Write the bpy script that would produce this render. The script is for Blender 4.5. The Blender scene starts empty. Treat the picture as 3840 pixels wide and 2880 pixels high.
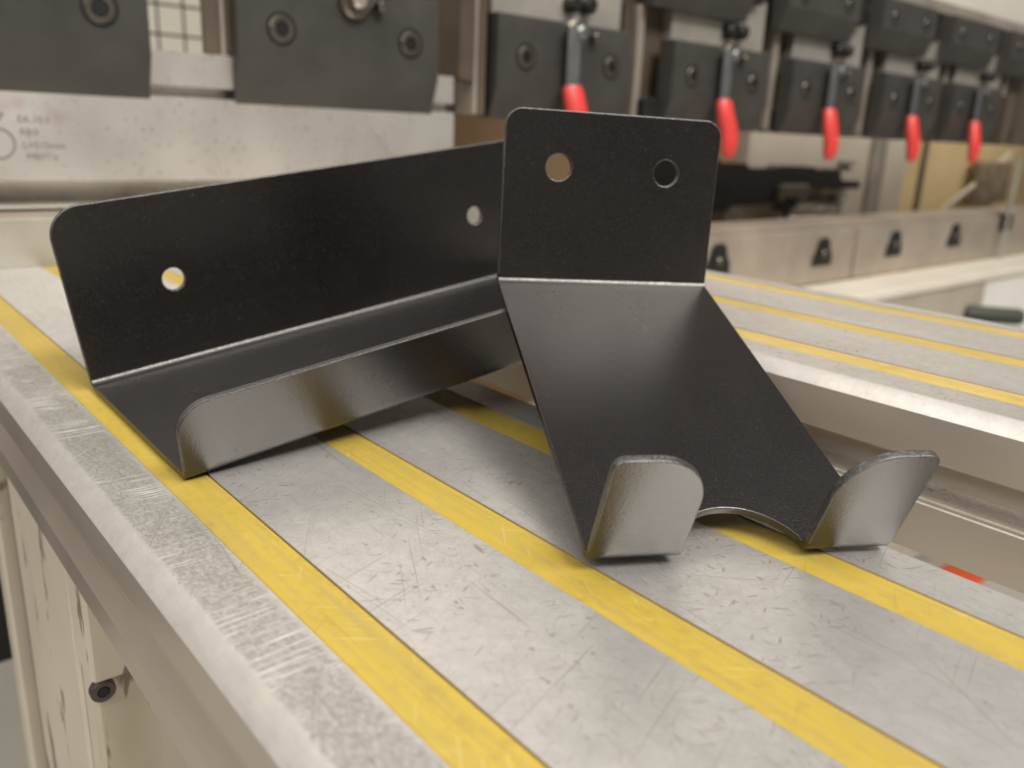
import bpy, math, random
from mathutils import Vector, Matrix
from mathutils.geometry import tessellate_polygon

random.seed(7)
S = 0.086                      # one layout unit in metres (camera height above the near support beam)
C = bpy.context.scene.collection
scene = bpy.context.scene

# ---------------------------------------------------------------- camera
ROWS = [(0.76713243, -0.64020406, 0.04057835),
        (-0.15465762, -0.24596948, -0.95685947),
        (0.62256635, 0.72776217, -0.2877036)]
right = Vector(ROWS[0]); up = -Vector(ROWS[1]); back = -Vector(ROWS[2])
cam_data = bpy.data.cameras.new('camera')
cam = bpy.data.objects.new('camera', cam_data)
C.objects.link(cam)
m = Matrix((right, up, back)).transposed().to_4x4()
m.translation = Vector((0, 0, S))
cam.matrix_world = m
cam_data.sensor_width = 36.0
cam_data.lens = 3152.97 / 3840 * 36.0
cam_data.clip_start = 0.005
cam_data.clip_end = 200
cam_data.dof.use_dof = True
cam_data.dof.focus_distance = 0.20
cam_data.dof.aperture_fstop = 13.5
scene.camera = cam

# ---------------------------------------------------------------- light
world = bpy.data.worlds.new('World'); scene.world = world
world.use_nodes = True
bg = world.node_tree.nodes['Background']
bg.inputs[0].default_value = (1.0, 0.95, 0.88, 1)
bg.inputs[1].default_value = 0.13

def area(name, loc, target, sx, sy, power, col=(1.0, 0.955, 0.89)):
    l = bpy.data.lights.new(name, 'AREA'); l.shape = 'RECTANGLE'; l.size = sx; l.size_y = sy
    l.energy = power; l.color = col
    o = bpy.data.objects.new(name, l); C.objects.link(o)
    o.location = loc
    d = Vector(target) - Vector(loc)
    o.rotation_euler = d.to_track_quat('-Z', 'Y').to_euler()
    return o
area('ceiling_light_field', (-0.35, -0.75, 2.5), (-0.1, -0.3, 0), 3.4, 2.8, 44)
area('ceiling_lamp', (0.32, -1.32, 1.78), (0.2, 0.2, 0), 1.1, 0.6, 42)
area('ceiling_lamp', (1.3, -0.7, 2.2), (0.5, 0.4, 0), 0.4, 1.4, 16)
area('ceiling_lamp', (-0.6, 1.5, 2.5), (0.0, 0.3, 0), 1.8, 0.7, 9)
area('side_fill', (-1.7, -0.2, 1.3), (0.1, 0.3, -0.1), 1.2, 0.5, 13)  # fill added from the left to brighten beam sides and stand
wl = area('cavity_fill', (17 * S, 7.5 * S, 2.7 * S), (17 * S, 9.3 * S, 0.1 * S), 1.5, 0.04, 0.85)  # unseen fill added behind the ram to brighten the back cavity
wl.data.spread = math.radians(110)

vs = scene.view_settings
vs.view_transform = 'Standard'; vs.look = 'None'; vs.exposure = 0.15; vs.gamma = 1.0
vs.use_curve_mapping = False
scene.cycles.use_denoising = True
scene.cycles.max_bounces = 8
scene.cycles.glossy_bounces = 5

# ---------------------------------------------------------------- materials
class NT:
    def __init__(self, name):
        self.m = bpy.data.materials.new(name); self.m.use_nodes = True
        self.t = self.m.node_tree; self.b = self.t.nodes['Principled BSDF']
        self.tc = self.t.nodes.new('ShaderNodeTexCoord')
    def n(self, kind, **kw):
        x = self.t.nodes.new(kind)
        for k, v in kw.items():
            if k.startswith('i_'):
                key = k[2:]
                key = int(key) if key.isdigit() else key.replace('_', ' ')
                x.inputs[key].default_value = v
            else: setattr(x, k, v)
        return x
    def l(self, a, b): self.t.links.new(a, b)
    def set(self, key, v): self.b.inputs[key].default_value = v
    def mapping(self, scale=(1, 1, 1), rot=(0, 0, 0), loc=(0, 0, 0), src='Object'):
        mp = self.n('ShaderNodeMapping')
        mp.inputs['Scale'].default_value = scale; mp.inputs['Rotation'].default_value = rot
        mp.inputs['Location'].default_value = loc
        self.l(self.tc.outputs[src], mp.inputs['Vector'])
        return mp.outputs[0]
    def noise(self, scale, detail=2, rough=0.5, vec=None, **kw):
        x = self.n('ShaderNodeTexNoise'); x.inputs['Scale'].default_value = scale
        x.inputs['Detail'].default_value = detail; x.inputs['Roughness'].default_value = rough
        self.l(vec if vec is not None else self.tc.outputs['Object'], x.inputs['Vector'])
        return x.outputs[0]
    def ramp(self, fac, a, b, lo=0.0, hi=1.0):
        x = self.n('ShaderNodeMapRange'); x.clamp = True
        x.inputs['From Min'].default_value = a; x.inputs['From Max'].default_value = b
        x.inputs['To Min'].default_value = lo; x.inputs['To Max'].default_value = hi
        self.l(fac, x.inputs['Value']); return x.outputs[0]
    def math(self, op, a, b=None):
        x = self.n('ShaderNodeMath', operation=op)
        for i, v in ((0, a), (1, b)):
            if v is None: continue
            if isinstance(v, (int, float)): x.inputs[i].default_value = v
            else: self.l(v, x.inputs[i])
        return x.outputs[0]
    def mix(self, fac, a, b):
        x = self.n('ShaderNodeMix', data_type='RGBA')
        for s, v in ((0, fac), (6, a), (7, b)):
            if isinstance(v, (int, float)): x.inputs[s].default_value = v
            elif isinstance(v, tuple): x.inputs[s].default_value = v if len(v) == 4 else (*v, 1)
            else: self.l(v, x.inputs[s])
        return x.outputs[2]
    def bump(self, height, strength, dist, normal=None):
        x = self.n('ShaderNodeBump'); x.inputs['Strength'].default_value = strength
        x.inputs['Distance'].default_value = dist
        self.l(height, x.inputs['Height'])
        if normal is not None: self.l(normal, x.inputs['Normal'])
        return x.outputs[0]
    def streaks(self, ang, scale, stretch, lo, hi, seed):
        """thin scratches: strongly stretched noise, cut to its peaks"""
        mp = self.n('ShaderNodeMapping', vector_type='TEXTURE'); mp.inputs['Scale'].default_value = (1 / scale, 1 / (scale * stretch), 1)
        mp.inputs['Rotation'].default_value = (0, 0, ang); mp.inputs['Location'].default_value = (seed * .31, seed * .77, 0)
        self.l(self.tc.outputs['Object'], mp.inputs['Vector'])
        v = mp.outputs[0]
        return self.ramp(self.noise(1.0, 1.0, 0.4, v), lo, hi)

def simple(name, col, rough=0.5, metal=0.0, var=0.12, vscale=30, bump=0.0, bscale=300, spec=0.5):
    t = NT(name)
    n = t.noise(vscale, 3, 0.6)
    f = t.ramp(n, 0.3, 0.7)
    c = t.mix(f, tuple(x * (1 - var) for x in col), tuple(min(1, x * (1 + var)) for x in col))
    t.l(c, t.b.inputs['Base Color'])
    t.l(t.ramp(n, 0.3, 0.7, rough * 0.9, min(1, rough * 1.12)), t.b.inputs['Roughness'])
    t.set('Metallic', metal); t.set('Specular IOR Level', spec)
    if bump: t.l(t.bump(t.noise(bscale, 2, 0.5), bump, 0.0004), t.b.inputs['Normal'])
    return t.m

def powder_coat():
    t = NT('black powder coat')
    f = t.noise(1750, 2, 0.55)
    g = t.noise(3600, 1, 0.5)
    h = t.math('ADD', f, t.math('MULTIPLY', g, 0.6))
    t.l(t.bump(h, 0.33, 0.00018), t.b.inputs['Normal'])
    big = t.noise(18, 3, 0.6)
    sp = t.ramp(t.noise(900, 1, 0.4), 0.80, 0.83)      # a few specks of dust on the coat
    c = t.mix(t.ramp(big, .35, .65), (0.0050, 0.0038, 0.0037), (0.0064, 0.0050, 0.0049))
    c = t.mix(t.ramp(f, .57, .74, 0, .9), c, (0.034, 0.030, 0.029))      # sparkle of the coarse grain, painted in as pale tips
    c = t.mix(t.math('MULTIPLY', sp, 0.3), c, (0.20, 0.19, 0.18))
    t.l(c, t.b.inputs['Base Color'])
    sm = t.ramp(t.noise(1.0, 4, .65, t.mapping(scale=(45, 28, 36), rot=(0, 0, .6))), .50, .72, 0, .025)
    t.l(t.math('ADD', t.ramp(big, .3, .7, 0.235, 0.285), sm), t.b.inputs['Roughness'])
    t.set('Specular Tint', (1.0, 0.97, 0.93, 1)); t.set('IOR', 1.78); t.set('Specular IOR Level', 0.5)
    return t.m

def aluminium(name, base, dirt=1.0, seed=0.0, pitted=0.0, scuff_to=None):
    t = NT(name)
    patch = t.noise(14, 4, 0.6, t.mapping(scale=(1, .45, 1), loc=(seed, seed, 0)))
    c = t.mix(t.ramp(patch, .3, .7), tuple(x * .90 for x in base), tuple(min(1, x * 1.05) for x in base))
    grain = t.noise(1.0, 2, 0.6, t.mapping(scale=(2600, 160, 900)))     # brushed grain along the beam
    c = t.mix(t.ramp(grain, .25, .75, 0, .18), c, tuple(x * .62 for x in base))
    # wavy coordinates so that the scratches bend a little
    wob = t.n('ShaderNodeTexNoise'); wob.inputs['Scale'].default_value = 16; wob.inputs['Detail'].default_value = 1
    t.l(t.tc.outputs['Object'], wob.inputs['Vector'])
    va = t.n('ShaderNodeVectorMath', operation='MULTIPLY_ADD')
    t.l(wob.outputs['Color'], va.inputs[0]); va.inputs[1].default_value = (.005, .005, 0); t.l(t.tc.outputs['Object'], va.inputs[2])
    def scr(ang, sc, st, lo, hi, sd):
        mp = t.n('ShaderNodeMapping', vector_type='TEXTURE'); mp.inputs['Scale'].default_value = (1 / sc, 1 / (sc * st), 1)
        mp.inputs['Rotation'].default_value = (0, 0, ang); mp.inputs['Location'].default_value = (sd * .31, sd * .77, 0)
        t.l(va.outputs[0], mp.inputs['Vector'])
        return t.ramp(t.noise(1.0, 1.5, 0.45, mp.outputs[0]), lo, hi)
    def many(rows, sd):
        out = None
        for i, row in enumerate(rows):
            q = scr(*row, i + sd + seed)
            out = q if out is None else t.math('MAXIMUM', out, q)
        return out
    # dense faint hairlines, a few long scratches, and clusters of brown nicks
    hair = many(((0.25, 160, 7, .58, .72), (-0.6, 170, 7, .58, .72), (1.2, 150, 8, .58, .72), (2.2, 170, 6, .58, .72), (0.8, 180, 6, .58, .72)), 21)
    hair = t.math('MULTIPLY', hair, t.ramp(t.noise(18, 3, .6, t.mapping(loc=(7 + seed, 3, 0))), .35, .62, .25, 1))
    long_ = many(((1.05, 14, 100, .70, .74), (2.3, 13, 100, .71, .75), (1.7, 12, 120, .70, .74), (1.5, 20, 60, .67, .72), (0.3, 22, 60, .68, .73)), 1)
    nick = many(((0.5, 170, 5, .66, .73), (-0.4, 150, 6, .66, .73), (1.4, 180, 4, .66, .74), (2.5, 160, 5, .67, .74)), 31)
    gate = t.ramp(t.noise(24, 3, 0.55, t.mapping(loc=(4 + seed, 1, 0))), .40, .60, .08, 1)
    nick = t.math('MULTIPLY', nick, gate)
    spots = t.ramp(t.noise(520, 2, .5, t.mapping(scale=(1, .7, 1), loc=(seed, 2, 0))), .64, .73)
    spots = t.math('MULTIPLY', spots, t.ramp(t.noise(40, 2, .5, t.mapping(loc=(9 + seed, 1, 0))), .42, .60))
    dark = t.math('MAXIMUM', t.math('MULTIPLY', hair, .21), t.math('MULTIPLY', long_, .42))
    dark = t.math('MAXIMUM', dark, t.math('MAXIMUM', t.math('MULTIPLY', nick, .7), t.math('MULTIPLY', spots, .6)))
    dark = t.math('MULTIPLY', dark, dirt)
    geo = t.n('ShaderNodeNewGeometry'); sz = t.n('ShaderNodeSeparateXYZ'); t.l(geo.outputs['Normal'], sz.inputs[0])
    flat_top = t.ramp(sz.outputs[2], .93, .99, 0 if scuff_to else .3, 1)
    dark = t.math('MULTIPLY', dark, flat_top)
    mott = t.ramp(t.noise(240, 4, .7, t.mapping(scale=(1, .7, 1), loc=(3 + seed, 8, 0))),   .35, .70, 0, .34)
    c = t.mix(mott, c, tuple(x * .55 for x in base))
    c = t.mix(dark, c, (0.25, 0.19, 0.145))
    hh = t.math('SUBTRACT', t.math('MULTIPLY', grain, .15), t.math('MULTIPLY', dark, .5))
    r = t.ramp(patch, .3, .7, 0.31, 0.40)
    r = t.math('ADD', r, t.math('MULTIPLY', dark, 0.25))
    if scuff_to:
        # the outer margin of the beam is scuffed: bright cross scratches and pits
        sep = t.n('ShaderNodeSeparateXYZ'); t.l(t.tc.outputs['Object'], sep.inputs[0])
        edge = t.math('MULTIPLY', t.ramp(sep.outputs[0], scuff_to * .9, scuff_to, 1, 0), t.ramp(sep.outputs[0], scuff_to * .22, scuff_to * .30, 0, 1))
        lt = None
        for i, (a, sc, st, lo, hi) in enumerate(((0.03, 26, 50, .58, .66), (-0.03, 44, 34, .60, .67), (0.06, 70, 24, .62, .69))):
            q = scr(a, sc, st, lo, hi, i + 11 + seed)
            lt = q if lt is None else t.math('MAXIMUM', lt, q)
        lt = t.math('MULTIPLY', lt, edge)
        lt = t.math('MULTIPLY', lt, t.ramp(t.noise(55, 2, .5, t.mapping(loc=(2, 6, 0))), .48, .58))
        pit = t.noise(1250, 3, .65, t.mapping(scale=(1, .7, 1)))
        pitm = t.math('MULTIPLY', t.ramp(pit, .36, .66), edge)
        c = t.mix(t.math('MULTIPLY', edge, .18), c, (0.33, 0.31, 0.28))
        c = t.mix(t.math('MULTIPLY', pitm, .55), c, (0.26, 0.245, 0.22))
        c = t.mix(lt, c, (0.93, 0.92, 0.90))
        hh = t.math('ADD', hh, t.math('MULTIPLY', lt, .6))
        hh = t.math('SUBTRACT', hh, t.math('MULTIPLY', pitm, .5))
    t.l(c, t.b.inputs['Base Color'])
    t.set('Metallic', 0.70)
    t.l(r, t.b.inputs['Roughness'])
    if pitted:
        hh = t.math('ADD', hh, t.math('MULTIPLY', t.noise(900, 3, .6), pitted))
    t.l(t.bump(hh, 0.45, 0.00016), t.b.inputs['Normal'])
    return t.m

def yellow(name, c0, c1, wear=1.0):
    t = NT(name)
    p = t.noise(20, 4, .65, t.mapping(scale=(1, .4, 1)))
    c = t.mix(t.ramp(p, .3, .72), c0, c1)
    d = t.math('MULTIPLY', t.ramp(t.noise(420, 4, .65, t.mapping(scale=(1, .55, 1))), .50, .70), t.ramp(t.noise(35, 3, .6), .38, .62, .15, .5))
    c = t.mix(d, c, (0.27, 0.19, 0.055))
    e = t.ramp(t.noise(1.0, 3, .6, t.mapping(scale=(420, 14, 60))),   .48, .70, 0, .55)     # rub marks along the strip
    c = t.mix(e, c, (0.36, 0.27, 0.10))
    s = t.math('MAXIMUM', t.streaks(.5, 50, 16, .68, .75, 31), t.streaks(1.6, 30, 30, .68, .75, 37))
    c = t.mix(t.math('MULTIPLY', s, .28), c, (0.28, 0.17, 0.05))
    w = t.math('MAXIMUM', t.streaks(-.7, 60, 14, .69, .74, 41), t.streaks(1.0, 70, 12, .70, .75, 43))
    c = t.mix(t.math('MULTIPLY', w, .14), c, (0.80, 0.70, 0.40))
    t.l(c, t.b.inputs['Base Color'])
    t.l(t.ramp(p, .3, .7, .42, .55), t.b.inputs['Roughness'])
    t.set('Specular IOR Level', .4)
    t.l(t.bump(t.noise(700, 2, .5), .25, .0001), t.b.inputs['Normal'])
    return t.m

def spotted_steel():
    t = NT('ground tool steel')
    p = t.noise(9, 3, .6)
    c = t.mix(t.ramp(p, .3, .7), (0.63, 0.595, 0.55), (0.77, 0.745, 0.705))
    sp = t.math('MULTIPLY', t.ramp(t.noise(270, 2, .5), .615, .70), t.ramp(t.noise(14, 2, .5, t.mapping(loc=(5, 5, 5))), .38, .6, .2, 1))
    c = t.mix(t.math('MULTIPLY', sp, .5), c, (0.22, 0.12, 0.08))
    st = t.ramp(t.noise(24, 3, .6, t.mapping(loc=(3, 1, 2))), .60, .78)
    c = t.mix(t.math('MULTIPLY', st, .45), c, (0.42, 0.20, 0.15))
    t.l(c, t.b.inputs['Base Color']); t.set('Metallic', .64)
    t.l(t.ramp(p, .3, .7, .24, .38), t.b.inputs['Roughness'])
    return t.m

def chipped_cream():
    t = NT('chipped cream paint')
    c = t.mix(t.ramp(t.noise(20, 3, .6), .3, .7), (0.66, 0.60, 0.49), (0.72, 0.66, 0.55))
    v = t.mapping(scale=(60, 60, 14))
    ch = t.ramp(t.noise(1.0, 4, .7, v), .60, .635)
    c = t.mix(t.math('MULTIPLY', ch, .8), c, (0.12, 0.085, 0.05))
    st = t.ramp(t.noise(1.0, 3, .6, t.mapping(scale=(30, 30, 6), loc=(5, 2, 1))), .58, .75)
    c = t.mix(t.math('MULTIPLY', st, .4), c, (0.42, 0.30, 0.17))
    t.l(c, t.b.inputs['Base Color'])
    t.set('Roughness', .45)
    t.l(t.bump(t.math('SUBTRACT', t.noise(500, 2, .5), t.math('MULTIPLY', ch, 2.0)), .3, .0004), t.b.inputs['Normal'])
    return t.m

M = {}
M['coat'] = powder_coat()
def worn_lit_rim():
    t = NT('worn and lit sheet rim')
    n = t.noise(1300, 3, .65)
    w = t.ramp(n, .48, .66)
    t.l(t.mix(w, (0.008, 0.007, 0.0068), (0.075, 0.072, 0.07)), t.b.inputs['Base Color'])  # paler patches: edge wear plus overhead lamp gloss painted into the colour
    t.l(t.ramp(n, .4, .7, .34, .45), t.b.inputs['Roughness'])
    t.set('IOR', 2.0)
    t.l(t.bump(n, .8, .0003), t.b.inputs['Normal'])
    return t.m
M['coat_rim'] = worn_lit_rim()
M['alu'] = aluminium('worn aluminium', (0.81, 0.795, 0.768), 1.0, 0.0, .2, scuff_to=0.2 * S)
M['alu2'] = aluminium('worn aluminium beyond', (0.85, 0.815, 0.765), .9, 5.0, .2)
M['yellow'] = yellow('yellow plastic inlay', (0.43, 0.31, 0.045), (0.52, 0.385, 0.072))
M['yellow2'] = yellow('faded yellow inlay', (0.47, 0.34, 0.085), (0.56, 0.43, 0.15))
M['alu_side'] = simple('anodised side reflection tint', (0.60, 0.535, 0.465), .32, .6, .05, 12)  # smooth side finish; the tan tone stands in for warm reflections
M['punch'] = spotted_steel()
M['clamp'] = simple('blued clamp steel', (0.064, 0.062, 0.057), .48, .25, .14, 25, .15, 500)
M['clamp_side'] = M['clamp']
M['screw'] = simple('black oxide screw', (0.16, 0.145, 0.125), .34, .8, .15, 60)
M['bolt'] = simple('dark bolt', (0.09, 0.078, 0.065), .45, .4, .2, 60)
M['socket'] = simple('socket dark', (0.012, 0.012, 0.012), .5, .3)
M['lever'] = simple('zinc lever', (0.30, 0.31, 0.32), .4, .8, .1, 40)
M['red'] = simple('red vinyl grip', (0.68, 0.055, 0.048), .36, 0, .08, 60)
M['wedge'] = simple('bright wedge steel', (0.60, 0.56, 0.50), .38, .7, .12, 18)
M['beam'] = simple('brown oiled steel', (0.10, 0.078, 0.056), .5, .2, .25, 14)
M['beam_light'] = simple('worn beam steel', (0.36, 0.32, 0.27), .45, .4, .2, 18)
M['bed'] = simple('oily bed steel', (0.46, 0.39, 0.32), .42, .45, .16, 12)
M['die'] = simple('die block steel', (0.50, 0.48, 0.42), .36, .6, .14, 16)
M['cream'] = simple('cream paint', (0.72, 0.67, 0.57), .5, 0, .04, 10)
M['white'] = simple('white painted panel', (0.84, 0.82, 0.77), .5, 0, .02, 10)
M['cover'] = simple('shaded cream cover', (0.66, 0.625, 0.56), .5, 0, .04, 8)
M['guard'] = simple('pale guard edge', (0.34, 0.35, 0.31), .3, .2, .1, 20)
M['handle'] = simple('dark green grip', (0.045, 0.05, 0.042), .6, 0, .1, 20)
M['beige'] = simple('beige painted steel', (0.50, 0.44, 0.36), .5, .1, .1, 10)
M['chipped'] = chipped_cream()
M['floor'] = simple('pale concrete', (0.50, 0.48, 0.42), .6, 0, .08, 6)
M['wall'] = simple('cream wall', (0.78, 0.74, 0.65), .8, 0, .03, 2)
M['brown'] = simple('brown board', (0.34, 0.225, 0.125), .6, 0, .15, 5)
M['tan'] = simple('tan panel', (0.58, 0.44, 0.23), .6, 0, .12, 6)
M['black'] = simple('black machine part', (0.012, 0.011, 0.010), .5, .1, .2, 20)
M['grid'] = simple('dark mesh wire', (0.09, 0.075, 0.05), .5, .3)
M['orange'] = simple('orange paint', (0.80, 0.13, 0.04), .5, 0, .05, 10)
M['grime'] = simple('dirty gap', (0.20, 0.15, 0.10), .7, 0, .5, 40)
M['ink'] = simple('etched marking', (0.25, 0.21, 0.18), .6, .3)

# ---------------------------------------------------------------- mesh helpers
def mesh_obj(name, verts, faces, mat, parent=None, smooth=35, scale=S, rim=None):
    me = bpy.data.meshes.new(name)
    me.from_pydata([tuple(c * scale for c in v) for v in verts], [], faces)
    me.update()
    import bmesh
    bm = bmesh.new(); bm.from_mesh(me)
    bmesh.ops.remove_doubles(bm, verts=bm.verts, dist=1e-6)
    bmesh.ops.recalc_face_normals(bm, faces=bm.faces)
    bm.to_mesh(me); bm.free()
    if smooth:
        me.shade_smooth(); me.set_sharp_from_angle(angle=math.radians(smooth))
    me.materials.append(mat)
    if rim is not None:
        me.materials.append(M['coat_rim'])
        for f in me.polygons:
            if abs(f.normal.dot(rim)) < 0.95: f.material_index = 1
    o = bpy.data.objects.new(name, me); C.objects.link(o)
    if parent is not None: o.parent = parent
    return o

def tag(o, label, cat, group=None, kind=None):
    o['label'] = label; o['category'] = cat
    if group: o['group'] = group
    if kind: o['kind'] = kind
    return o

def thing(name, loc, label, cat, group=None, rot=None):
    e = bpy.data.objects.new(name, None); C.objects.link(e)
    e.empty_display_size = 0.02
    if rot is not None:
        mm = rot.to_4x4(); mm.translation = Vector(loc) * S; e.matrix_world = mm
    else: e.location = Vector(loc) * S
    return tag(e, label, cat, group)

def structure(o):
    o['kind'] = 'structure'; return o

def prism(profile, axis, a0, a1, off=(0, 0, 0)):
    """extrude a closed 2-D profile; axis 'y': profile=(x,z); axis 'x': profile=(y,z); axis 'z': profile=(x,y)"""
    n = len(profile); vs = []
    for a in (a0, a1):
        for p, q in profile:
            if axis == 'y': v = (p, a, q)
            elif axis == 'x': v = (a, p, q)
            else: v = (p, q, a)
            vs.append((v[0] - off[0], v[1] - off[1], v[2] - off[2]))
    fs = [(i, (i + 1) % n, n + (i + 1) % n, n + i) for i in range(n)]
    tri = tessellate_polygon([[Vector((p, q, 0)) for p, q in profile]])
    fs += [tuple(t) for t in tri] + [tuple(n + i for i in t) for t in tri]
    return vs, fs

def chamfer_box(x0, x1, y0, y1, z0, z1, b=0.012, off=(0, 0, 0)):
    """box with chamfered edges"""
    b = min(b, (x1 - x0) * .3, (y1 - y0) * .3, (z1 - z0) * .3)
    vs = []; idx = {}
    for ix, x in enumerate((x0, x1)):
        for iy, y in enumerate((y0, y1)):
            for iz, z in enumerate((z0, z1)):
                sx, sy, sz = (1 - 2 * ix) * b, (1 - 2 * iy) * b, (1 - 2 * iz) * b
                for k, v in enumerate(((x, y + sy, z + sz), (x + sx, y, z + sz), (x + sx, y + sy, z))):
                    idx[ix, iy, iz, k] = len(vs); vs.append((v[0] - off[0], v[1] - off[1], v[2] - off[2]))
    fs = []
    for a in (0, 1):
        fs.append([idx[a, 0, 0, 0], idx[a, 1, 0, 0], idx[a, 1, 1, 0], idx[a, 0, 1, 0]])
        fs.append([idx[0, a, 0, 1], idx[1, a, 0, 1], idx[1, a, 1, 1], idx[0, a, 1, 1]])
        fs.append([idx[0, 0, a, 2], idx[1, 0, a, 2], idx[1, 1, a, 2], idx[0, 1, a, 2]])
    for a in (0, 1):
        for c in (0, 1):
            fs.append([idx[0, a, c, 1], idx[1, a, c, 1], idx[1, a, c, 2], idx[0, a, c, 2]])
            fs.append([idx[a, 0, c, 0], idx[a, 1, c, 0], idx[a, 1, c, 2], idx[a, 0, c, 2]])
            fs.append([idx[a, c, 0, 0], idx[a, c, 1, 0], idx[a, c, 1, 1], idx[a, c, 0, 1]])
    for a in (0, 1):
        for c in (0, 1):
            for d in (0, 1): fs.append([idx[a, c, d, 0], idx[a, c, d, 1], idx[a, c, d, 2]])
    return vs, fs

def lathe(profile, seg, centre, axis='y'):
    """profile (r, a): revolve about an axis through centre; a runs along the axis"""
    vs, fs = [], []
    for r, a in profile:
        for i in range(seg):
            t = 2 * math.pi * i / seg
            c, s = r * math.cos(t), r * math.sin(t)
            d = {'y': (c, a, s), 'z': (c, s, a), 'x': (a, c, s)}[axis]
            vs.append(tuple(centre[k] + d[k] for k in range(3)))
    for j in range(len(profile) - 1):
        for i in range(seg):
            k = (i + 1) % seg
            fs.append((j * seg + i, j * seg + k, (j + 1) * seg + k, (j + 1) * seg + i))
    fs.append(tuple(range(seg))); fs.append(tuple((len(profile) - 1) * seg + i for i in range(seg)))
    return vs, fs

def tube(path, radii, seg=12, squash=1.0):
    vs, fs = [], []
    P = [Vector(p) for p in path]
    for i, p in enumerate(P):
        d = (P[min(i + 1, len(P) - 1)] - P[max(i - 1, 0)]).normalized()
        a = Vector((1, 0, 0)) if abs(d.x) < .8 else Vector((0, 0, 1)); a = (a - d * a.dot(d)).normalized(); b = d.cross(a)
        r = radii[i] if isinstance(radii, (list, tuple)) else radii
        for k in range(seg):
            t = 2 * math.pi * k / seg
            vs.append(tuple(p + a * (r * math.cos(t)) + b * (r * squash * math.sin(t))))
    for j in range(len(P) - 1):
        for i in range(seg):
            k = (i + 1) % seg
            fs.append((j * seg + i, j * seg + k, (j + 1) * seg + k, (j + 1) * seg + i))
    fs.append(tuple(range(seg))); fs.append(tuple((len(P) - 1) * seg + i for i in range(seg)))
    return vs, fs

def join(*parts):
    vs, fs = [], []
    for v, f in parts:
        o = len(vs); vs += v; fs += [tuple(i + o for i in q) for q in f]
    return vs, fs

# ---------------------------------------------------------------- folded sheet metal
T = 0.023        # sheet thickness
RB, RF = 0.024, 0.014       # inner bend radii, rear and front
EPS = 0.007
BEV = 0.0035

def arc(cx, cy, r, a0, a1, n):
    return [(cx + r * math.cos(math.radians(a0 + (a1 - a0) * i / n)), cy + r * math.sin(math.radians(a0 + (a1 - a0) * i / n))) for i in range(n + 1)]

def panel(loops, joint, fr):
    """flat sheet with holes. loops[0] outer CCW, others CW holes; joint(p,q) says an edge continues into a bend.
       fr = (origin, e1, e2, normal): the loops lie on the face the normal points out of, the sheet goes T behind it"""
    o, e1, e2, nn = fr
    vs, fs = [], []
    def offset(loop, d):
        out = []; n = len(loop)
        for i in range(n):
            p0, p, p1 = loop[i - 1], loop[i], loop[(i + 1) % n]
            def en(a, b):
                dx, dy = b[0] - a[0], b[1] - a[1]; L = math.hypot(dx, dy); return (-dy / L, dx / L)
            na, nb = en(p0, p), en(p, p1)
            da = 0 if joint(p0, p) else d
            db = 0 if joint(p, p1) else d
            det = na[0] * nb[1] - na[1] * nb[0]
            if abs(det) < 0.05: x, y = na[0] * da, na[1] * da
            else:
                x = (da * nb[1] - db * na[1]) / det; y = (na[0] * db - nb[0] * da) / det
            out.append((p[0] + x, p[1] + y))
        return out
    layers = [(0.0, BEV), (BEV * .3, BEV * .3), (BEV, 0), (T - BEV, 0), (T - BEV * .3, BEV * .3), (T, BEV)]
    base = {}
    ins0 = []
    for li, (dep, ins) in enumerate(layers):
        for k, lp in enumerate(loops):
            off = offset(lp, ins) if ins else lp
            if li == 0: ins0.append(off)
            base[li, k] = len(vs)
            for a, b in off: vs.append(tuple(o + e1 * a + e2 * b - nn * dep))
    for li in range(len(layers) - 1):
        for k, lp in enumerate(loops):
            n = len(lp)
            for i in range(n):
                j = (i + 1) % n
                if joint(lp[i], lp[j]): continue
                fs.append((base[li, k] + i, base[li, k] + j, base[li + 1, k] + j, base[li + 1, k] + i))
    tri = tessellate_polygon([[Vector((a, b, 0)) for a, b in lp] for lp in ins0])
    flat = []
    for k, lp in enumerate(loops): flat += [(k, i) for i in range(len(lp))]
    for t in tri:
        fs.append(tuple(base[0, flat[i][0]] + flat[i][1] for i in t))
        fs.append(tuple(base[len(layers) - 1, flat[i][0]] + flat[i][1] for i in reversed(t)))
    return vs, fs

def bend(u0, u1, prof, fr):
    """swept bend. prof: [(v, n, nv, nn)] inner surface points with inner normals"""
    o, u, v, n = fr
    vs, fs = [], []
    ring = [(u0 + BEV, 0), (u0, BEV), (u0, T - BEV), (u0 + BEV, T), (u1 - BEV, T), (u1, T - BEV), (u1, BEV), (u1 - BEV, 0)]
    for (pv, pn, qv, qn) in prof:
        for a, d in ring: vs.append(tuple(o + u * a + v * (pv - qv * d) + n * (pn - qn * d)))
    for j in range(len(prof) - 1):
        for i in range(8):
            k = (i + 1) % 8
            fs.append((j * 8 + i, j * 8 + k, (j + 1) * 8 + k, (j + 1) * 8 + i))
    return vs, fs

def rear_bend(D, th, nseg=10, r=RB):
    l = r * math.tan(th / 2)
    pr = [(D - l - EPS, 0, 0, 1)]
    for i in range(nseg + 1):
        f = th * i / nseg
        pr.append((D - l + r * math.sin(f), r - r * math.cos(f), -math.sin(f), math.cos(f)))
    c, s = math.cos(th), math.sin(th)
    p = pr[-1]; pr.append((p[0] + c * EPS, p[1] + s * EPS, -s, c))
    return pr, l + EPS
def front_bend(th, nseg=10):
    pr, l = rear_bend(0, th, nseg, RF)
    return [(-a, b, -c, d) for a, b, c, d in pr], l

def circle(cx, cy, r, n=40):      # clockwise: a hole
    return [(cx + r * math.cos(-2 * math.pi * i / n), cy + r * math.sin(-2 * math.pi * i / n)) for i in range(n)]

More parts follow.
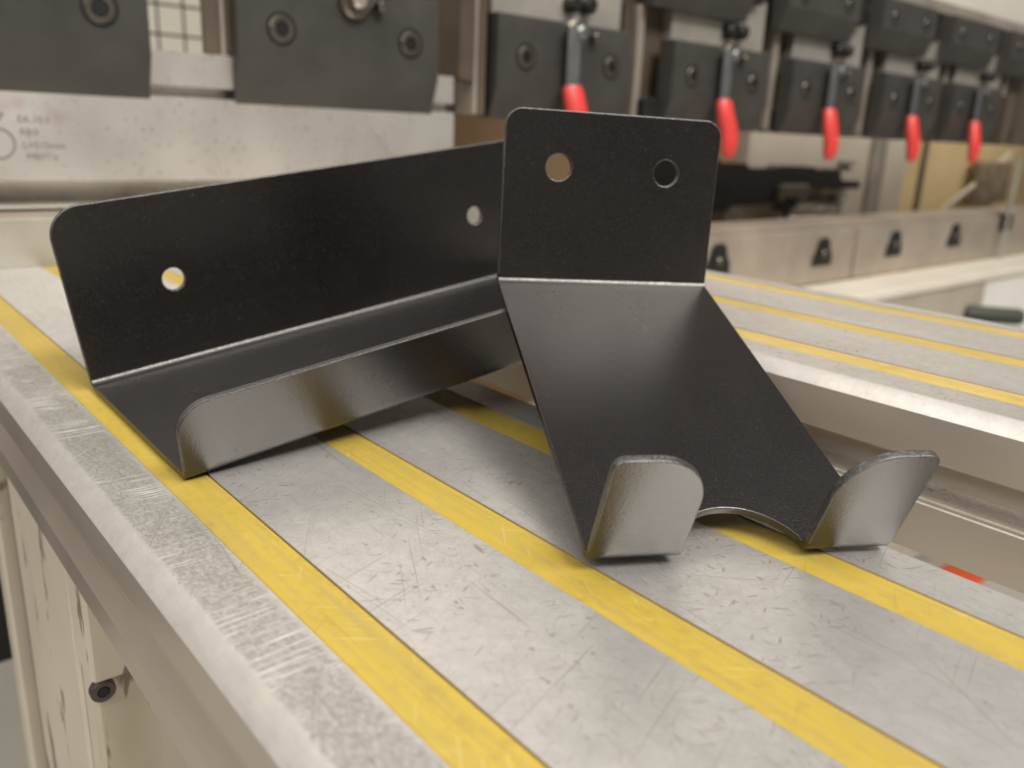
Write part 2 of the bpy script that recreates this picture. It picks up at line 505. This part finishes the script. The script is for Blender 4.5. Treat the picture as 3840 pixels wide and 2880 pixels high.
U, V, N = Vector((1, 0, 0)), Vector((0, 1, 0)), Vector((0, 0, 1))

# --- long channel bracket (left), propped on the far beam
def frame1(yaw, lift):
    u = Vector((math.cos(yaw) * math.cos(lift), math.sin(yaw) * math.cos(lift), math.sin(lift)))
    v = Vector((-math.sin(yaw), math.cos(yaw), 0)); n = u.cross(v)
    return Matrix((u, v, n)).transposed()
L1, D1, H1, HL1, AB1, AL1 = 2.2242, 1.0134, 0.6536, 0.2331, 0.0439, 0.24
R1 = frame1(-0.0186, 0.1398)
o1 = Vector((0.7396, 2.2766, 0.0)) + R1 @ Vector((0, T, T))
ch = thing('channel_bracket', o1, 'long black channel bracket with tall drilled back and low front lip', 'bracket', rot=R1)
thb = math.pi / 2 - AB1; thl = math.pi / 2 - AL1
rp, rl = rear_bend(D1, thb); fp, fl = front_bend(thl)
fr0 = (Vector((0, 0, 0)), U, V, N)
y0, y1 = fl, D1 - rl
shelf = join(panel([[(0, y0), (L1, y0), (L1, y1), (0, y1)]],
                   lambda p, q: abs(p[1] - q[1]) < 1e-6 and (abs(p[1] - y0) < 1e-5 or abs(p[1] - y1) < 1e-5), fr0),
             bend(0, L1, rp, fr0), bend(0, L1, fp, fr0))
mesh_obj('shelf_plate', *shelf, M['coat'], ch, smooth=15)
bv = V * math.sin(AB1) + N * math.cos(AB1); bn = -V * math.cos(AB1) + N * math.sin(AB1)
frb = (V * D1, U, bv, bn)
rc = 0.115
outer = [(0, rl), (L1, rl)] + arc(L1 - rc, H1 - rc, rc, 0, 90, 12) + arc(rc, H1 - rc, rc, 90, 180, 12)
bp = panel([outer, circle(0.3829, 0.3247, 0.043), circle(1.8413, 0.3247, 0.043)],
           lambda p, q: abs(p[1] - rl) < 1e-6 and abs(q[1] - rl) < 1e-6, frb)
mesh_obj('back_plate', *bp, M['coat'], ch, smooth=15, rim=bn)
lv = -V * math.sin(AL1) + N * math.cos(AL1); ln = V * math.cos(AL1) + N * math.sin(AL1)
rc = 0.095
outer = [(0, fl), (L1, fl)] + arc(L1 - rc, HL1 - rc, rc, 0, 90, 10) + arc(rc, HL1 - rc, rc, 90, 180, 10)
lp = panel([outer], lambda p, q: abs(p[1] - fl) < 1e-6 and abs(q[1] - fl) < 1e-6, (Vector((0, 0, 0)), U, lv, ln))
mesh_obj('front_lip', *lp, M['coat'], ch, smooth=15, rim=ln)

# --- hook bracket (front), two rounded tabs with an arch between them
def frame2(yaw, pit, roll):
    u = Vector((math.cos(yaw) * math.cos(roll), math.sin(yaw) * math.cos(roll), math.sin(roll)))
    v = Vector((-math.sin(yaw) * math.cos(pit), math.cos(yaw) * math.cos(pit), math.sin(pit)))
    v = (v - u * v.dot(u)).normalized(); n = u.cross(v)
    return Matrix((u, v, n)).transposed()
R2 = frame2(-0.491, 0.3331, -0.0229)
W, LB, AB2, H2, AL2, HL2 = 0.810, 1.3266, 0.3737, 0.6025, 0.0489, 0.3161
o2 = Vector((1.6709, 1.0462, 0.0093)) + R2 @ Vector((0, T, T))
hk = thing('hook_bracket', o2, 'black hook bracket with two rounded front tabs either side of an arch', 'bracket', rot=R2)
hw = W / 2; ai = 0.163
thb = math.pi / 2 - AB2; thl = math.pi / 2 - AL2
rp, rl = rear_bend(LB, thb); fp, fl = front_bend(thl)
y0, y1 = fl, LB - rl
ac, ar = -0.050, 0.181
a_start = math.degrees(math.asin((y0 - ac) / ar))
archp = arc(0, ac, ar, 180 - a_start, a_start, 28)
x_in = -archp[0][0]
outer = [(-hw, y0)] + archp + [(hw, y0), (hw, y1), (-hw, y1)]
def jt(p, q):
    if abs(p[1] - y1) < 1e-6 and abs(q[1] - y1) < 1e-6: return True
    return abs(p[1] - y0) < 1e-6 and abs(q[1] - y0) < 1e-6 and abs(p[0] - q[0]) > 0.1 and abs(p[0] + q[0]) > 0.3
arm_plate = join(panel([outer], jt, fr0), bend(-hw, hw, rp, fr0), bend(-hw, -x_in, fp, fr0), bend(x_in, hw, fp, fr0))
mesh_obj('arm_plate', *arm_plate, M['coat'], hk, smooth=15)
bv = V * math.sin(AB2) + N * math.cos(AB2); bn = -V * math.cos(AB2) + N * math.sin(AB2)
rc = 0.062
outer = [(-hw, rl), (hw, rl)] + arc(hw - rc, H2 - rc, rc, 0, 90, 10) + arc(-hw + rc, H2 - rc, rc, 90, 180, 10)
bp = panel([outer, circle(-0.2037, 0.4083, 0.047), circle(0.2037, 0.4083, 0.047)],
           lambda p, q: abs(p[1] - rl) < 1e-6 and abs(q[1] - rl) < 1e-6, (V * LB, U, bv, bn))
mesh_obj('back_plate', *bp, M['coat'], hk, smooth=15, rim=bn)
lv = -V * math.sin(AL2) + N * math.cos(AL2); ln = V * math.cos(AL2) + N * math.sin(AL2)
for sgn in (-1, 1):
    ro, ri = 0.03, 0.135
    if sgn < 0:
        outer = [(-hw, fl), (-x_in, fl)] + arc(-x_in - ri, HL2 - ri, ri, 0, 90, 14) + arc(-hw + ro, HL2 - ro, ro, 90, 180, 6)
    else:
        outer = [(x_in, fl), (hw, fl)] + arc(hw - ro, HL2 - ro, ro, 0, 90, 6) + arc(x_in + ri, HL2 - ri, ri, 90, 180, 14)
    lp = panel([outer], lambda p, q: abs(p[1] - fl) < 1e-6 and abs(q[1] - fl) < 1e-6, (Vector((0, 0, 0)), U, lv, ln))
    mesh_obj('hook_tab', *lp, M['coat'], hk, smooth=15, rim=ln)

# ---------------------------------------------------------------- support beams with yellow inlays
def beam(name, label, xs, top, left_prof, right_prof, strips, ya, yb, mat, ymat):
    gd = 0.05
    prof = list(left_prof)
    for a, b in strips: prof += [(a, top), (a, top - gd), (b, top - gd), (b, top)]
    prof += right_prof
    x0 = left_prof[0][0]; base = (xs, ya, left_prof[0][1])
    e = thing(name, base, label, 'support beam', 'support beams in front of the machine')
    vs, fs = prism(prof, 'y', ya, yb, base)
    # split top from the sides: two meshes share the profile
    body = mesh_obj('beam_body', vs, fs, mat, e, smooth=14)
    body.data.materials.append(M['alu_side'])
    for f in body.data.polygons:
        if f.normal.z < 0.5: f.material_index = 1
    for a, b in strips:
        g = 0.0022
        p = [(a + g, top - gd + .002), (b - g, top - gd + .002), (b - g, top - .006), (b - g - .004, top - .0025), (a + g + .004, top - .0025), (a + g, top - .006)]
        vs, fs = prism(p, 'y', ya + .01, yb - .004, base)
        mesh_obj('yellow_strip', vs, fs, ymat, e, smooth=30)
    return e
def rnd(cx, cz, r, a0, a1, n=8):
    p = arc(cx, cz, r, a0, a1, n); e = .004        # short flats next to the rounding keep the big faces flat
    if a0 == 180: return [(p[0][0], p[0][1] - e)] + p + [(p[-1][0] + e, p[-1][1])]
    return [(p[0][0] - e, p[0][1])] + p + [(p[-1][0], p[-1][1] - e)]
near_left = [(0.55, -0.385), (0.482, -0.385), (0.482, -0.300), (0.510, -0.222), (0.510, -0.214), (0.482, -0.140),
             (0.482, -0.052), (0.483, -0.047), (0.487, -0.042), (0.526, -0.003), (0.530, -0.0005), (0.536, 0.0), (0.540, 0.0)]
near_right = rnd(2.045, -0.042, 0.042, 90, 0) + [(2.087, -0.15), (2.05, -0.16), (2.05, -0.24), (2.087, -0.25), (2.087, -0.385)]
beam('support_beam', 'scratched aluminium beam with yellow strips carrying both black brackets', 0.482, 0.0, near_left, near_right,
     [(0.682, 0.814), (1.212, 1.350), (1.757, 1.895)], -0.9, 6.352, M['alu'], M['yellow'])
zt = 0.262
far_left = [(2.66, -0.23), (2.575, -0.23), (2.575, -0.070), (2.581, -0.066), (2.581, -0.058), (2.592, -0.054), (2.592, -0.046), (2.70, -0.040), (2.70, 0.060), (2.583, 0.066), (2.575, 0.072),
            (2.575, zt - .054), (2.576, zt - .048), (2.580, zt - .043), (2.616, zt - .004), (2.621, zt - .0006), (2.628, zt), (2.632, zt)]
far_right = rnd(4.075, zt - .04, 0.04, 90, 0) + [(4.115, 0.07), (4.06, 0.06), (4.06, -0.05), (4.115, -0.06), (4.115, -0.23)]
beam('support_beam', 'paler aluminium beam with yellow strips standing higher beyond the gap', 2.575, zt, far_left, far_right,
     [(2.778, 2.916), (3.303, 3.438), (3.842, 3.975)], -0.6, 6.34, M['alu2'], M['yellow2'])

# cream stand that carries the near beam
st = thing('beam_stand', (0.52, 2.3, -4.0), 'chipped cream painted stand bolted under the near aluminium beam', 'stand')
off = (0.52, 2.3, -4.0)
mesh_obj('front_plate', *chamfer_box(0.512, 1.9, 2.64, 2.80, -4.0, -0.388, .012, off), M['chipped'], st)
mesh_obj('upper_block', *chamfer_box(0.50, 1.9, 2.60, 2.805, -0.77, -0.388, .012, off), M['chipped'], st)
mesh_obj('side_plate', *chamfer_box(0.50, 0.62, 2.81, 3.76, -4.0, -0.388, .012, off), M['chipped'], st)
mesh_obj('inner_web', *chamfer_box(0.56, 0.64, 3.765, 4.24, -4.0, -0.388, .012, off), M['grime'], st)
bolt_c = (0.533 - off[0], 2.64 - off[1], -0.812 - off[2])
bo = mesh_obj('socket_bolt', *lathe([(0.040, 0.0), (0.040, -0.024), (0.035, -0.029), (0.020, -0.029), (0.019, -0.010)], 24, bolt_c), M['bolt'], st)
mesh_obj('hex_socket', *lathe([(0.019, -0.0305), (0.019, -0.011)], 6, bolt_c), M['socket'], bo)
st2 = thing('column', (0.45, 4.7, -6.0), 'cream painted column edge behind the beam stand', 'column')
mesh_obj('column_plate', *chamfer_box(0.50, 1.6, 4.25, 4.42, -8.99, -0.42, .012, (0.45, 4.7, -6.0)), M['chipped'], st2)
tag(mesh_obj('dark_cabinet', *chamfer_box(-1.5, 0.72, 6.1, 6.25, -2.72, -0.6, .02), M['black']), 'black panel low down beside the cream column', 'panel')

# ---------------------------------------------------------------- the machine
YC = 6.36
def W2(x, z, Y): return x * Y / YC, 1 + (z - 1) * Y / YC

# punch
pu = thing('punch_tool', (4.6, 6.5, 0.37), 'wide spotted steel punch held by the two dark clamps', 'punch')
off = (4.6, 6.5, 0.37)
pr = [(6.46, 0.555), (6.46, 1.135), (6.60, 1.15), (6.60, 1.205), (6.47, 1.215), (6.47, 1.445), (6.80, 1.445), (6.80, 0.75), (6.74, 0.39), (6.70, 0.385)]
mesh_obj('punch_body', *prism(pr, 'x', -1.2, 4.70, off), M['punch'], pu, smooth=20)
def lettering(txt, x, z, size):
    cu = bpy.data.curves.new('t', 'FONT'); cu.body = txt; cu.size = size * S
    o = bpy.data.objects.new('t', cu); C.objects.link(o)
    dg = bpy.context.evaluated_depsgraph_get()
    me = bpy.data.meshes.new_from_object(o.evaluated_get(dg)); bpy.data.objects.remove(o)
    ob = bpy.data.objects.new('etched_text', me); C.objects.link(ob)
    me.materials.clear(); me.materials.append(M['ink'])
    ob.parent = pu
    ob.location = ((x - off[0]) * S, (6.457 - off[1]) * S, (z - off[2]) * S)
    ob.rotation_euler = (math.pi / 2, 0, 0)
for txt, x, z, s in (('EA.10.1', 1.20, 0.925, .062), ('R8.0', 1.205, 0.845, .062), ('L=515mm', 1.215, 0.762, .062), ('M83T/y', 1.23, 0.690, .062)):
    lettering(txt, x, z, s)
ring_v, ring_f = [], []
for i in range(40):
    a = 2 * math.pi * i / 40
    for r in (0.088, 0.101): ring_v.append((1.075 + r * math.cos(a) - off[0], 6.457 - off[1], 0.79 + r * math.sin(a) - off[2]))
for i in range(40):
    j = (i + 1) % 40; ring_f.append((2 * i, 2 * i + 1, 2 * j + 1, 2 * j))
mesh_obj('etched_ring', ring_v, ring_f, M['ink'], pu, smooth=0)
mesh_obj('etched_mark', [(p[0] - off[0], 6.457 - off[1], p[1] - off[2]) for p in ((1.02, .98), (1.13, .98), (1.075, .90), (1.06, .90), (1.11, .967), (1.02, .967))],
         [(0, 1, 4, 5), (1, 2, 3, 4)], M['ink'], pu, smooth=0)

# die block and bed
di = thing('die_block', (2, YC, -0.5), 'long grey die block lying under the spotted punch', 'die block')
off = (2, YC, -0.5)
mesh_obj('die_base', *chamfer_box(-1.5, 5.35, 6.36, 6.95, -0.14, 0.325, .006, off), M['die'], di)
mesh_obj('die_rail', *chamfer_box(-1.5, 4.65, 6.40, 6.53, 0.327, 0.352, .005, off), M['bed'], di)
mesh_obj('die_top', *chamfer_box(-1.5, 4.65, 6.42, 6.56, 0.372, 0.393, .004, off), M['wedge'], di)
mesh_obj('die_core', *chamfer_box(-1.4, 4.60, 6.50, 6.60, 0.353, 0.371, .003, off), M['black'], di)

be = thing('machine_bed', (12, 6.4, -0.95), 'oily steel machine bed with a row of black keyhole slots', 'machine bed')
off = (12, 6.4, -0.95)
for xa, xb in ((-1.5, 12.05), (12.12, 27.0)):
    mesh_obj('bed_block', *chamfer_box(xa, xb, 6.36, 7.05, -0.92, -0.15, .012, off), M['bed'], be)
mesh_obj('bed_rail', *chamfer_box(4.72, 27.0, 6.44, 7.10, -0.148, -0.075, .01, off), M['bed'], be)
for kx, kz in ((8.72, -0.43), (11.16, -0.47), (13.27, -0.46), (15.42, -0.42)):
    pts = [(-.24, -.19), (.24, -.19), (.235, -.06), (.17, .04), (.145, .14), (.08, .20), (-.08, .20), (-.145, .14), (-.17, .04), (-.235, -.07)]
    mesh_obj('keyhole_slot', *prism([(kx + a * 1.05, kz + b) for a, b in pts], 'y', 6.345, 6.40, off), M['black'], be)
    mesh_obj('slot_plunger', *lathe([(.06, 0), (.06, -.035), (.045, -.05)], 16, (kx - off[0], 6.347 - off[1], kz - .02 - off[2])), M['screw'], be)
mesh_obj('stop_block', *chamfer_box(17.3, 17.75, 6.30, 6.50, -0.42, -0.12, .02, off), M['black'], be)

lo = thing('lower_housing', (13, 5.6, -6), 'pale cream ledge and beige housing below the machine bed', 'housing')
off = (13, 5.6, -6)
mesh_obj('ledge', *chamfer_box(6.0, 27.0, 5.52, 6.355, -1.06, -0.93, .02, off), M['cream'], lo)
mesh_obj('white_panel', *chamfer_box(15.13, 24.0, 5.57, 5.75, -6.0, -1.062, .02, off), M['white'], lo)
mesh_obj('housing_front', *chamfer_box(6.0, 15.1, 5.56, 6.30, -6.0, -1.062, .02, off), M['beige'], lo)
tag(mesh_obj('round_handle', *tube([(14.45, 5.56, -1.55), (14.5, 5.50, -1.55), (15.0, 4.95, -1.56), (15.04, 4.90, -1.56)], [.12, .135, .135, .11], 18), M['handle']), 'black round handle sticking out of the beige housing', 'handle')
tag(mesh_obj('guard_edge', *chamfer_box(17.22, 17.30, 6.20, 6.245, -2.6, 0.9, .01), M['guard']), 'thin pale upright guard edge in front of the machine bed', 'guard')

# ---- ram beam behind the clamps
ra = thing('ram_beam', (9, 6.8, 1.2), 'brown steel ram beam behind the rows of dark clamps', 'ram beam')
off = (9, 6.8, 1.2)
mesh_obj('ram_plate', *chamfer_box(4.9, 27.0, 6.72, 7.2, 1.13, 3.19, .012, off), M['beam'], ra)
mesh_obj('ram_cap', *chamfer_box(4.9, 27.0, 6.60, 7.2, 3.00, 3.185, .02, off), M['beam_light'], ra)
mesh_obj('ram_cover', *chamfer_box(-8.0, 27.0, 7.3, 7.8, 3.25, 7.2, .05, off), M['cover'], ra)
mesh_obj('ram_shade_block', *chamfer_box(-8.0, 27.0, 7.25, 7.8, 7.21, 10.5, .05, off), M['beam'], ra)  # unseen dark block added above the cover to darken the bracket's reflections

LOW = [(0.27, 2.05), (2.67, 4.45), (5.10, 6.87), (7.55, 9.32), (9.86, 11.60), (12.20, 13.95), (14.43, 16.25)]
def socket_screw(parent, x, z, y, off, r=0.098):
    c = (x - off[0], y - off[1], z - off[2])
    rim = mesh_obj('counterbore', *lathe([(r * 1.24, 0.004), (r * 1.24, -0.003), (r * 1.02, -0.003)], 28, c), M['socket'], parent)
    s = mesh_obj('cap_screw', *lathe([(r, 0.0), (r, -0.010), (r * .92, -0.018), (r * .56, -0.018), (r * .52, 0.0)], 28, c), M['screw'], parent)
    mesh_obj('hex_socket', *lathe([(r * .52, -0.0185), (r * .5, -0.002)], 6, c), M['socket'], s)

def clamp_body(xa, xb, off, zb=1.115, zm=1.40, ztop=2.02, yf=YC, depth=.21):
    prof = [(yf + .10, zb), (yf, zm), (yf, ztop - .012), (yf + .012, ztop), (yf + depth, ztop), (yf + depth, zb)]
    return prism(prof, 'x', xa, xb, off)

for i, (xa, xb) in enumerate(LOW):
    off = (xa, YC, 1.115)
    lab = ['dark steel clamp over the etched lettering on the punch',
           'dark steel clamp with its lever swung up, over the punch end',
           'dark steel clamp with red lever, first beyond the punch end',
           'dark steel clamp with red lever, second beyond the punch end',
           'dark steel clamp with red lever, third beyond the punch end',
           'dark steel clamp with red lever, fourth beyond the punch end',
           'dark steel clamp with red lever, fifth beyond the punch end'][i]
    e = thing('tool_clamp', off, lab, 'clamp', 'lower row of tool clamps')
    mesh_obj('clamp_body', *clamp_body(xa, xb, off), M['clamp'], e, smooth=20)
    x1, x2 = (xa + .345, xb - .285)
    if i == 0: x2 = 1.741
    for x in (x1, x2): socket_screw(e, x, 1.665, YC, off)
    px = xa + .955; pz = 1.93
    c = (px - off[0], 0, pz - off[2])
    mesh_obj('pivot_disc', *lathe([(.135, 0), (.135, -.05), (.115, -.065), (.075, -.068), (.07, -.10), (.05, -.112), (.018, -.112), (.016, -.09)], 24, c), M['screw'], e)
    mesh_obj('pivot_cap', *lathe([(.062, -.09), (.062, -.118), (.045, -.13), (.018, -.13), (.016, -.11)], 20, c), M['lever' if i > 1 else 'wedge'], e)
    mesh_obj('stop_pin', *lathe([(.042, 0), (.042, -.09), (.03, -.10)], 14, (px + .225 - off[0], 0, pz - .02 - off[2])), M['screw'], e)
    def pt(dx, dy, dz): return (px + dx - off[0], dy, pz + dz - off[2])
    if i >= 2:
        def pl(dx, dz, dy):            # stand-off parts: measured against the clamp face, moved forward by dy
            k = (YC + dy) / YC
            return ((px + dx) * k - off[0], dy, 1 + (pz + dz - 1) * k - off[2])
        vs = []
        for y in (-.098, -.062):
            for (x, z) in ((-.085, .06), (-.085, -.30), (-.08, -.55), (.08, -.55), (.085, -.30), (.085, .06)):
                vs.append(pl(x, z, y))
        fs = [(0, 1, 2, 3, 4, 5), (6, 7, 8, 9, 10, 11)] + [(k, (k + 1) % 6, 6 + (k + 1) % 6, 6 + k) for k in range(6)]
        lev = mesh_obj('lever', vs, fs, M['lever'], e, smooth=30)
        tw = (0.0, 0.0, -.02, .015, -.01, .02, 0)[i]      # grips do not all hang alike
        path = [pl(.0, -.49, -.11), pl(.01, -.53, -.12), pl(.06, -.66, -.15), pl(.13 + tw, -.80, -.18), pl(.165 + tw, -.92, -.20), pl(.165 + 1.4 * tw, -1.03, -.20), pl(.15 + 1.6 * tw, -1.10, -.20), pl(.145 + 1.6 * tw, -1.125, -.20)]
        g = mesh_obj('red_grip', *tube(path, [.105, .118, .124, .126, .122, .108, .085, .05], 18, .7), M['red'], lev, smooth=50)
    elif i == 1:
        vs = []
        for y in (-.098, -.062):
            for (x, z) in ((-.10, .06), (-.03, -.10), (.06, -.09), (.62, .42), (.50, .55)): vs.append(pt(x, y, z))
        fs = [(0, 1, 2, 3, 4), (5, 6, 7, 8, 9)] + [(k, (k + 1) % 5, 5 + (k + 1) % 5, 5 + k) for k in range(5)]
        mesh_obj('lever', vs, fs, M['clamp'], e, smooth=30)
    # bright wedge plate with two black knobs above the clamp, its own thing
    if i >= 2:
        w = thing('wedge_plate', (xa, 6.58, 2.0), 'bright wedge plate with two black knobs above clamp %s beyond the punch end' % ['', '', 'one', 'two', 'three', 'four', 'five'][i], 'wedge plate', 'wedge plates above the clamps')
        o2_ = (xa, 6.58, 2.0)
        K = 6.6 / YC
        X = lambda v: v * K
        Z = lambda v: 1 + (v - 1) * K
        mesh_obj('wedge_body', *chamfer_box(X(xa - .10), X(xb - .22), 6.575, 6.715, Z(1.85), Z(2.55), .01, o2_), M['wedge'], w)
        for q, dx in enumerate((-.13, .08)):
            mesh_obj('adjuster_knob', *lathe([(.085, 0), (.085, -.10), (.06, -.13), (.03, -.13)], 16, (X(px + dx) - o2_[0], -.006, Z(2.17 + (.012 if q else 0)) - o2_[2])), M['black'], w)
        mesh_obj('side_slot', *chamfer_box(X(xb - .20), X(xb - .08), 6.66, 6.716, Z(2.02), Z(2.30), .008, o2_), M['black'], w)
        mesh_obj('guide_bar', *chamfer_box(X(xb + .10), X(xb + .20), 6.62, 6.716, Z(1.15), Z(2.30), .01, o2_), M['beam_light'], w)
        mesh_obj('dark_stop', *chamfer_box(X(xb + .16), X(xb + .50), 6.50, 6.619, Z(1.14), Z(1.40), .02, o2_), M['black'], w)

# between the two left clamps: dark posts hanging from the ram
pw = thing('hanger_post', (2.5, 6.7, 1.4), 'dark brown hanger posts between the two clamps on the punch', 'post')
off = (2.5, 6.7, 1.4)
for xa, xb, mt in ((2.47, 2.595, 'beam'), (2.60, 2.635, 'beam_light'), (2.64, 2.74, 'beam')):
    mesh_obj('post_strip', *chamfer_box(xa, xb, 6.49, 6.53, 1.452, 3.4, .008, off), M[mt], pw)
pw = thing('hanger_post', (4.8, 6.7, 1.1), 'dark brown hanger post between punch end and the first red lever clamp', 'post')
off = (4.8, 6.7, 1.1)
for xa, xb, zb, mt in ((4.73, 4.88, 1.42, 'beam'), (4.89, 4.93, 1.13, 'beam_light'), (4.94, 5.02, 1.13, 'beam')):
    mesh_obj('post_strip', *chamfer_box(xa, xb, 6.42, 6.70, zb, 3.2, .008, off), M[mt], pw)

# upper clamps
UP = [(7.25, 8.89), (9.58, 11.24), (11.86, 13.42), (14.04, 15.69), (16.3, 17.9)]
words = ['first', 'second', 'third', 'fourth', 'fifth']
for i, (xa, xb) in enumerate(UP):
    zb = 2.325 - .008 * i
    off = (xa, YC, zb)
    e = thing('upper_clamp', off, 'dark upper clamp block, %s in the high row above the wedge plates' % words[i], 'clamp', 'upper row of clamps')
    mesh_obj('clamp_body', *clamp_body(xa, xb, off, zb, zb + .27, 2.97, YC, .235), M['clamp'], e, smooth=20)
    for x in (xa + .33, xb - .28): socket_screw(e, x, 2.74, YC, off, .085)
    mesh_obj('gap_block', *chamfer_box(xb + .04, xb + .32, 6.45, 6.60, 2.55, 2.9, .02, off), M['black'], e)
tag(mesh_obj('end_plate', *chamfer_box(16.72, 16.95, 6.38, 6.70, 1.15, 1.95, .015), M['beam']), 'dark end plate after the last red lever clamp', 'plate')

# ---- behind the machine
tag(mesh_obj('back_board', *chamfer_box(5.2, 12.7, 9.2, 9.3, -3, 3.2, .02), M['brown']), 'brown board behind the gap under the clamps', 'board')
tag(mesh_obj('side_board', *chamfer_box(7.05, 9.6, 10.4, 10.5, -3, 3.2, .02), M['brown']), 'brown board edge seen beside the punch end', 'board')
bgz = thing('back_gauge', (14, 9, -1.5), 'black back gauge with stepped fingers on a beige block behind the bed', 'back gauge')
off = (14, 9, -1.5)
mesh_obj('gauge_block', *chamfer_box(12.75, 16.9, 8.9, 9.5, -1.5, 1.35, .03, off), M['beige'], bgz)
mesh_obj('gauge_bar', *prism([(9.4, -.16), (11.9, -.14), (12.0, -.05), (13.2, -.04), (13.3, .0), (14.0, .02), (14.05, .26), (15.1, .24), (15.2, .20), (16.1, .20), (16.12, .33), (15.4, .36), (15.3, .55), (15.0, .57), (14.95, .52), (14.5, .54), (14.45, .60), (13.3, .61), (13.2, .56), (12.4, .57), (12.3, .64), (11.6, .65), (11.5, .76), (9.4, .76)], 'y', 8.6, 8.85, off), M['black'], bgz)
mesh_obj('gauge_carriage', *chamfer_box(13.25, 14.1, 8.45, 8.59, .0, .30, .03, off), M['beam'], bgz)
mesh_obj('gauge_finger', *lathe([(.02, -.30), (.10, -.12), (.17, -.06), (.19, .1)], 14, (13.50 - off[0], 8.5 - off[1], .0 - off[2]), 'z'), M['black'], bgz)
for p0, p1, q0, q1, mt in ((2985, 3050, 764, 786, 'cream'), (3058, 3095, 768, 790, 'white'), (3100, 3150, 766, 790, 'cream'), (2928, 3000, 812, 832, 'white'),
                           (3014, 3072, 811, 832, 'white'), (3092, 3122, 806, 834, 'cream'), (3138, 3178, 752, 792, 'white'), (3136, 3182, 806, 836, 'white'),
                           (2948, 2992, 742, 754, 'beam'), (3030, 3086, 738, 754, 'beam'), (3108, 3136, 736, 752, 'beam'), (2920, 2965, 776, 792, 'beam'),
                           (3004, 3050, 700, 716, 'beam'), (3070, 3100, 712, 726, 'tan'), (2860, 2925, 816, 832, 'tan'), (3130, 3185, 610, 624, 'beam_light')):
    fx = lambda p: 13.99 + (p - 2950) * .00952
    fz = lambda p, q: -.19 - (q - 790) * .0054 - (p - 2950) * .00026
    pm = (p0 + p1) / 2
    mesh_obj('gauge_tag', *chamfer_box(fx(p0), fx(p1), 8.80, 8.895, fz(pm, q1), fz(pm, q0), .01, off), M[mt], bgz)
for xa, xb, mt, lab in ((17.05, 17.5, 'beam_light', 'grey upright post beside the back gauge'), (17.62, 18.5, 'beige', 'pale wide upright post between the back gauge and tan panels')):
    tag(mesh_obj('upright_post', *chamfer_box(xa, xb, 8.9, 9.3, -1.6, 2.2, .03), M[mt]), lab, 'post')
tp = thing('rear_panel', (20, 9.4, -2), 'tan rear panels split by a dark upright seam', 'panel')
off = (20, 9.4, -2)
mesh_obj('tan_panel', *chamfer_box(18.5, 20.05, 9.32, 9.42, -2, 2.2, .02, off), M['tan'], tp)
mesh_obj('tan_panel', *chamfer_box(20.4, 30.0, 9.32, 9.42, -2, 2.2, .02, off), M['tan'], tp)
mesh_obj('dark_seam', *chamfer_box(20.06, 20.39, 9.34, 9.42, -2, 2.2, .02, off), M['beam'], tp)
tag(mesh_obj('brace_bar', *tube([(20.9, 9.1, -.5), (24.5, 9.1, .95)], .07, 8), M['beige']), 'slanting pale brace bar in front of the tan rear panels', 'bar')
tag(mesh_obj('dark_box', *chamfer_box(22.6, 24.6, 9.0, 9.25, -.25, .75, .04), M['grime']), 'dark brown box behind the slanting brace bar', 'box')

# guard mesh behind the left clamps
gm = thing('guard_mesh', (3.5, 14.0, 0), 'dark wire guard mesh seen between the two left clamps', 'guard mesh')
off = (3.5, 14.0, 0)
for k in range(-4, 8):
    x = 4.64 + .395 * k
    mesh_obj('mesh_wire', *tube([(x - off[0], 0, 0.5), (x - off[0], 0, 4.2)], .018, 6), M['grid'], gm)
for k in range(-3, 6):
    z = 2.62 + .425 * k
    mesh_obj('mesh_wire', *tube([(2.5 - off[0], .03, z), (7.6 - off[0], .03, z)], .018, 6), M['grid'], gm)

# ---------------------------------------------------------------- floor and wall
def sheet(name, pts, mat):
    return structure(mesh_obj(name, pts, [(0, 1, 2, 3)], mat, smooth=0))
sheet('floor', [(-60, -40, -9), (90, -40, -9), (90, 60, -9), (-60, 60, -9)], M['floor'])
sheet('back_wall', [(-60, 34, -9), (90, 34, -9), (90, 34, 30), (-60, 34, 30)], M['wall'])
tag(mesh_obj('floor_marker', *chamfer_box(20.0, 21.5, 6.35, 7.25, -9, -8.9, .02), M['orange']), 'orange block on the floor below the gap between beams', 'block')
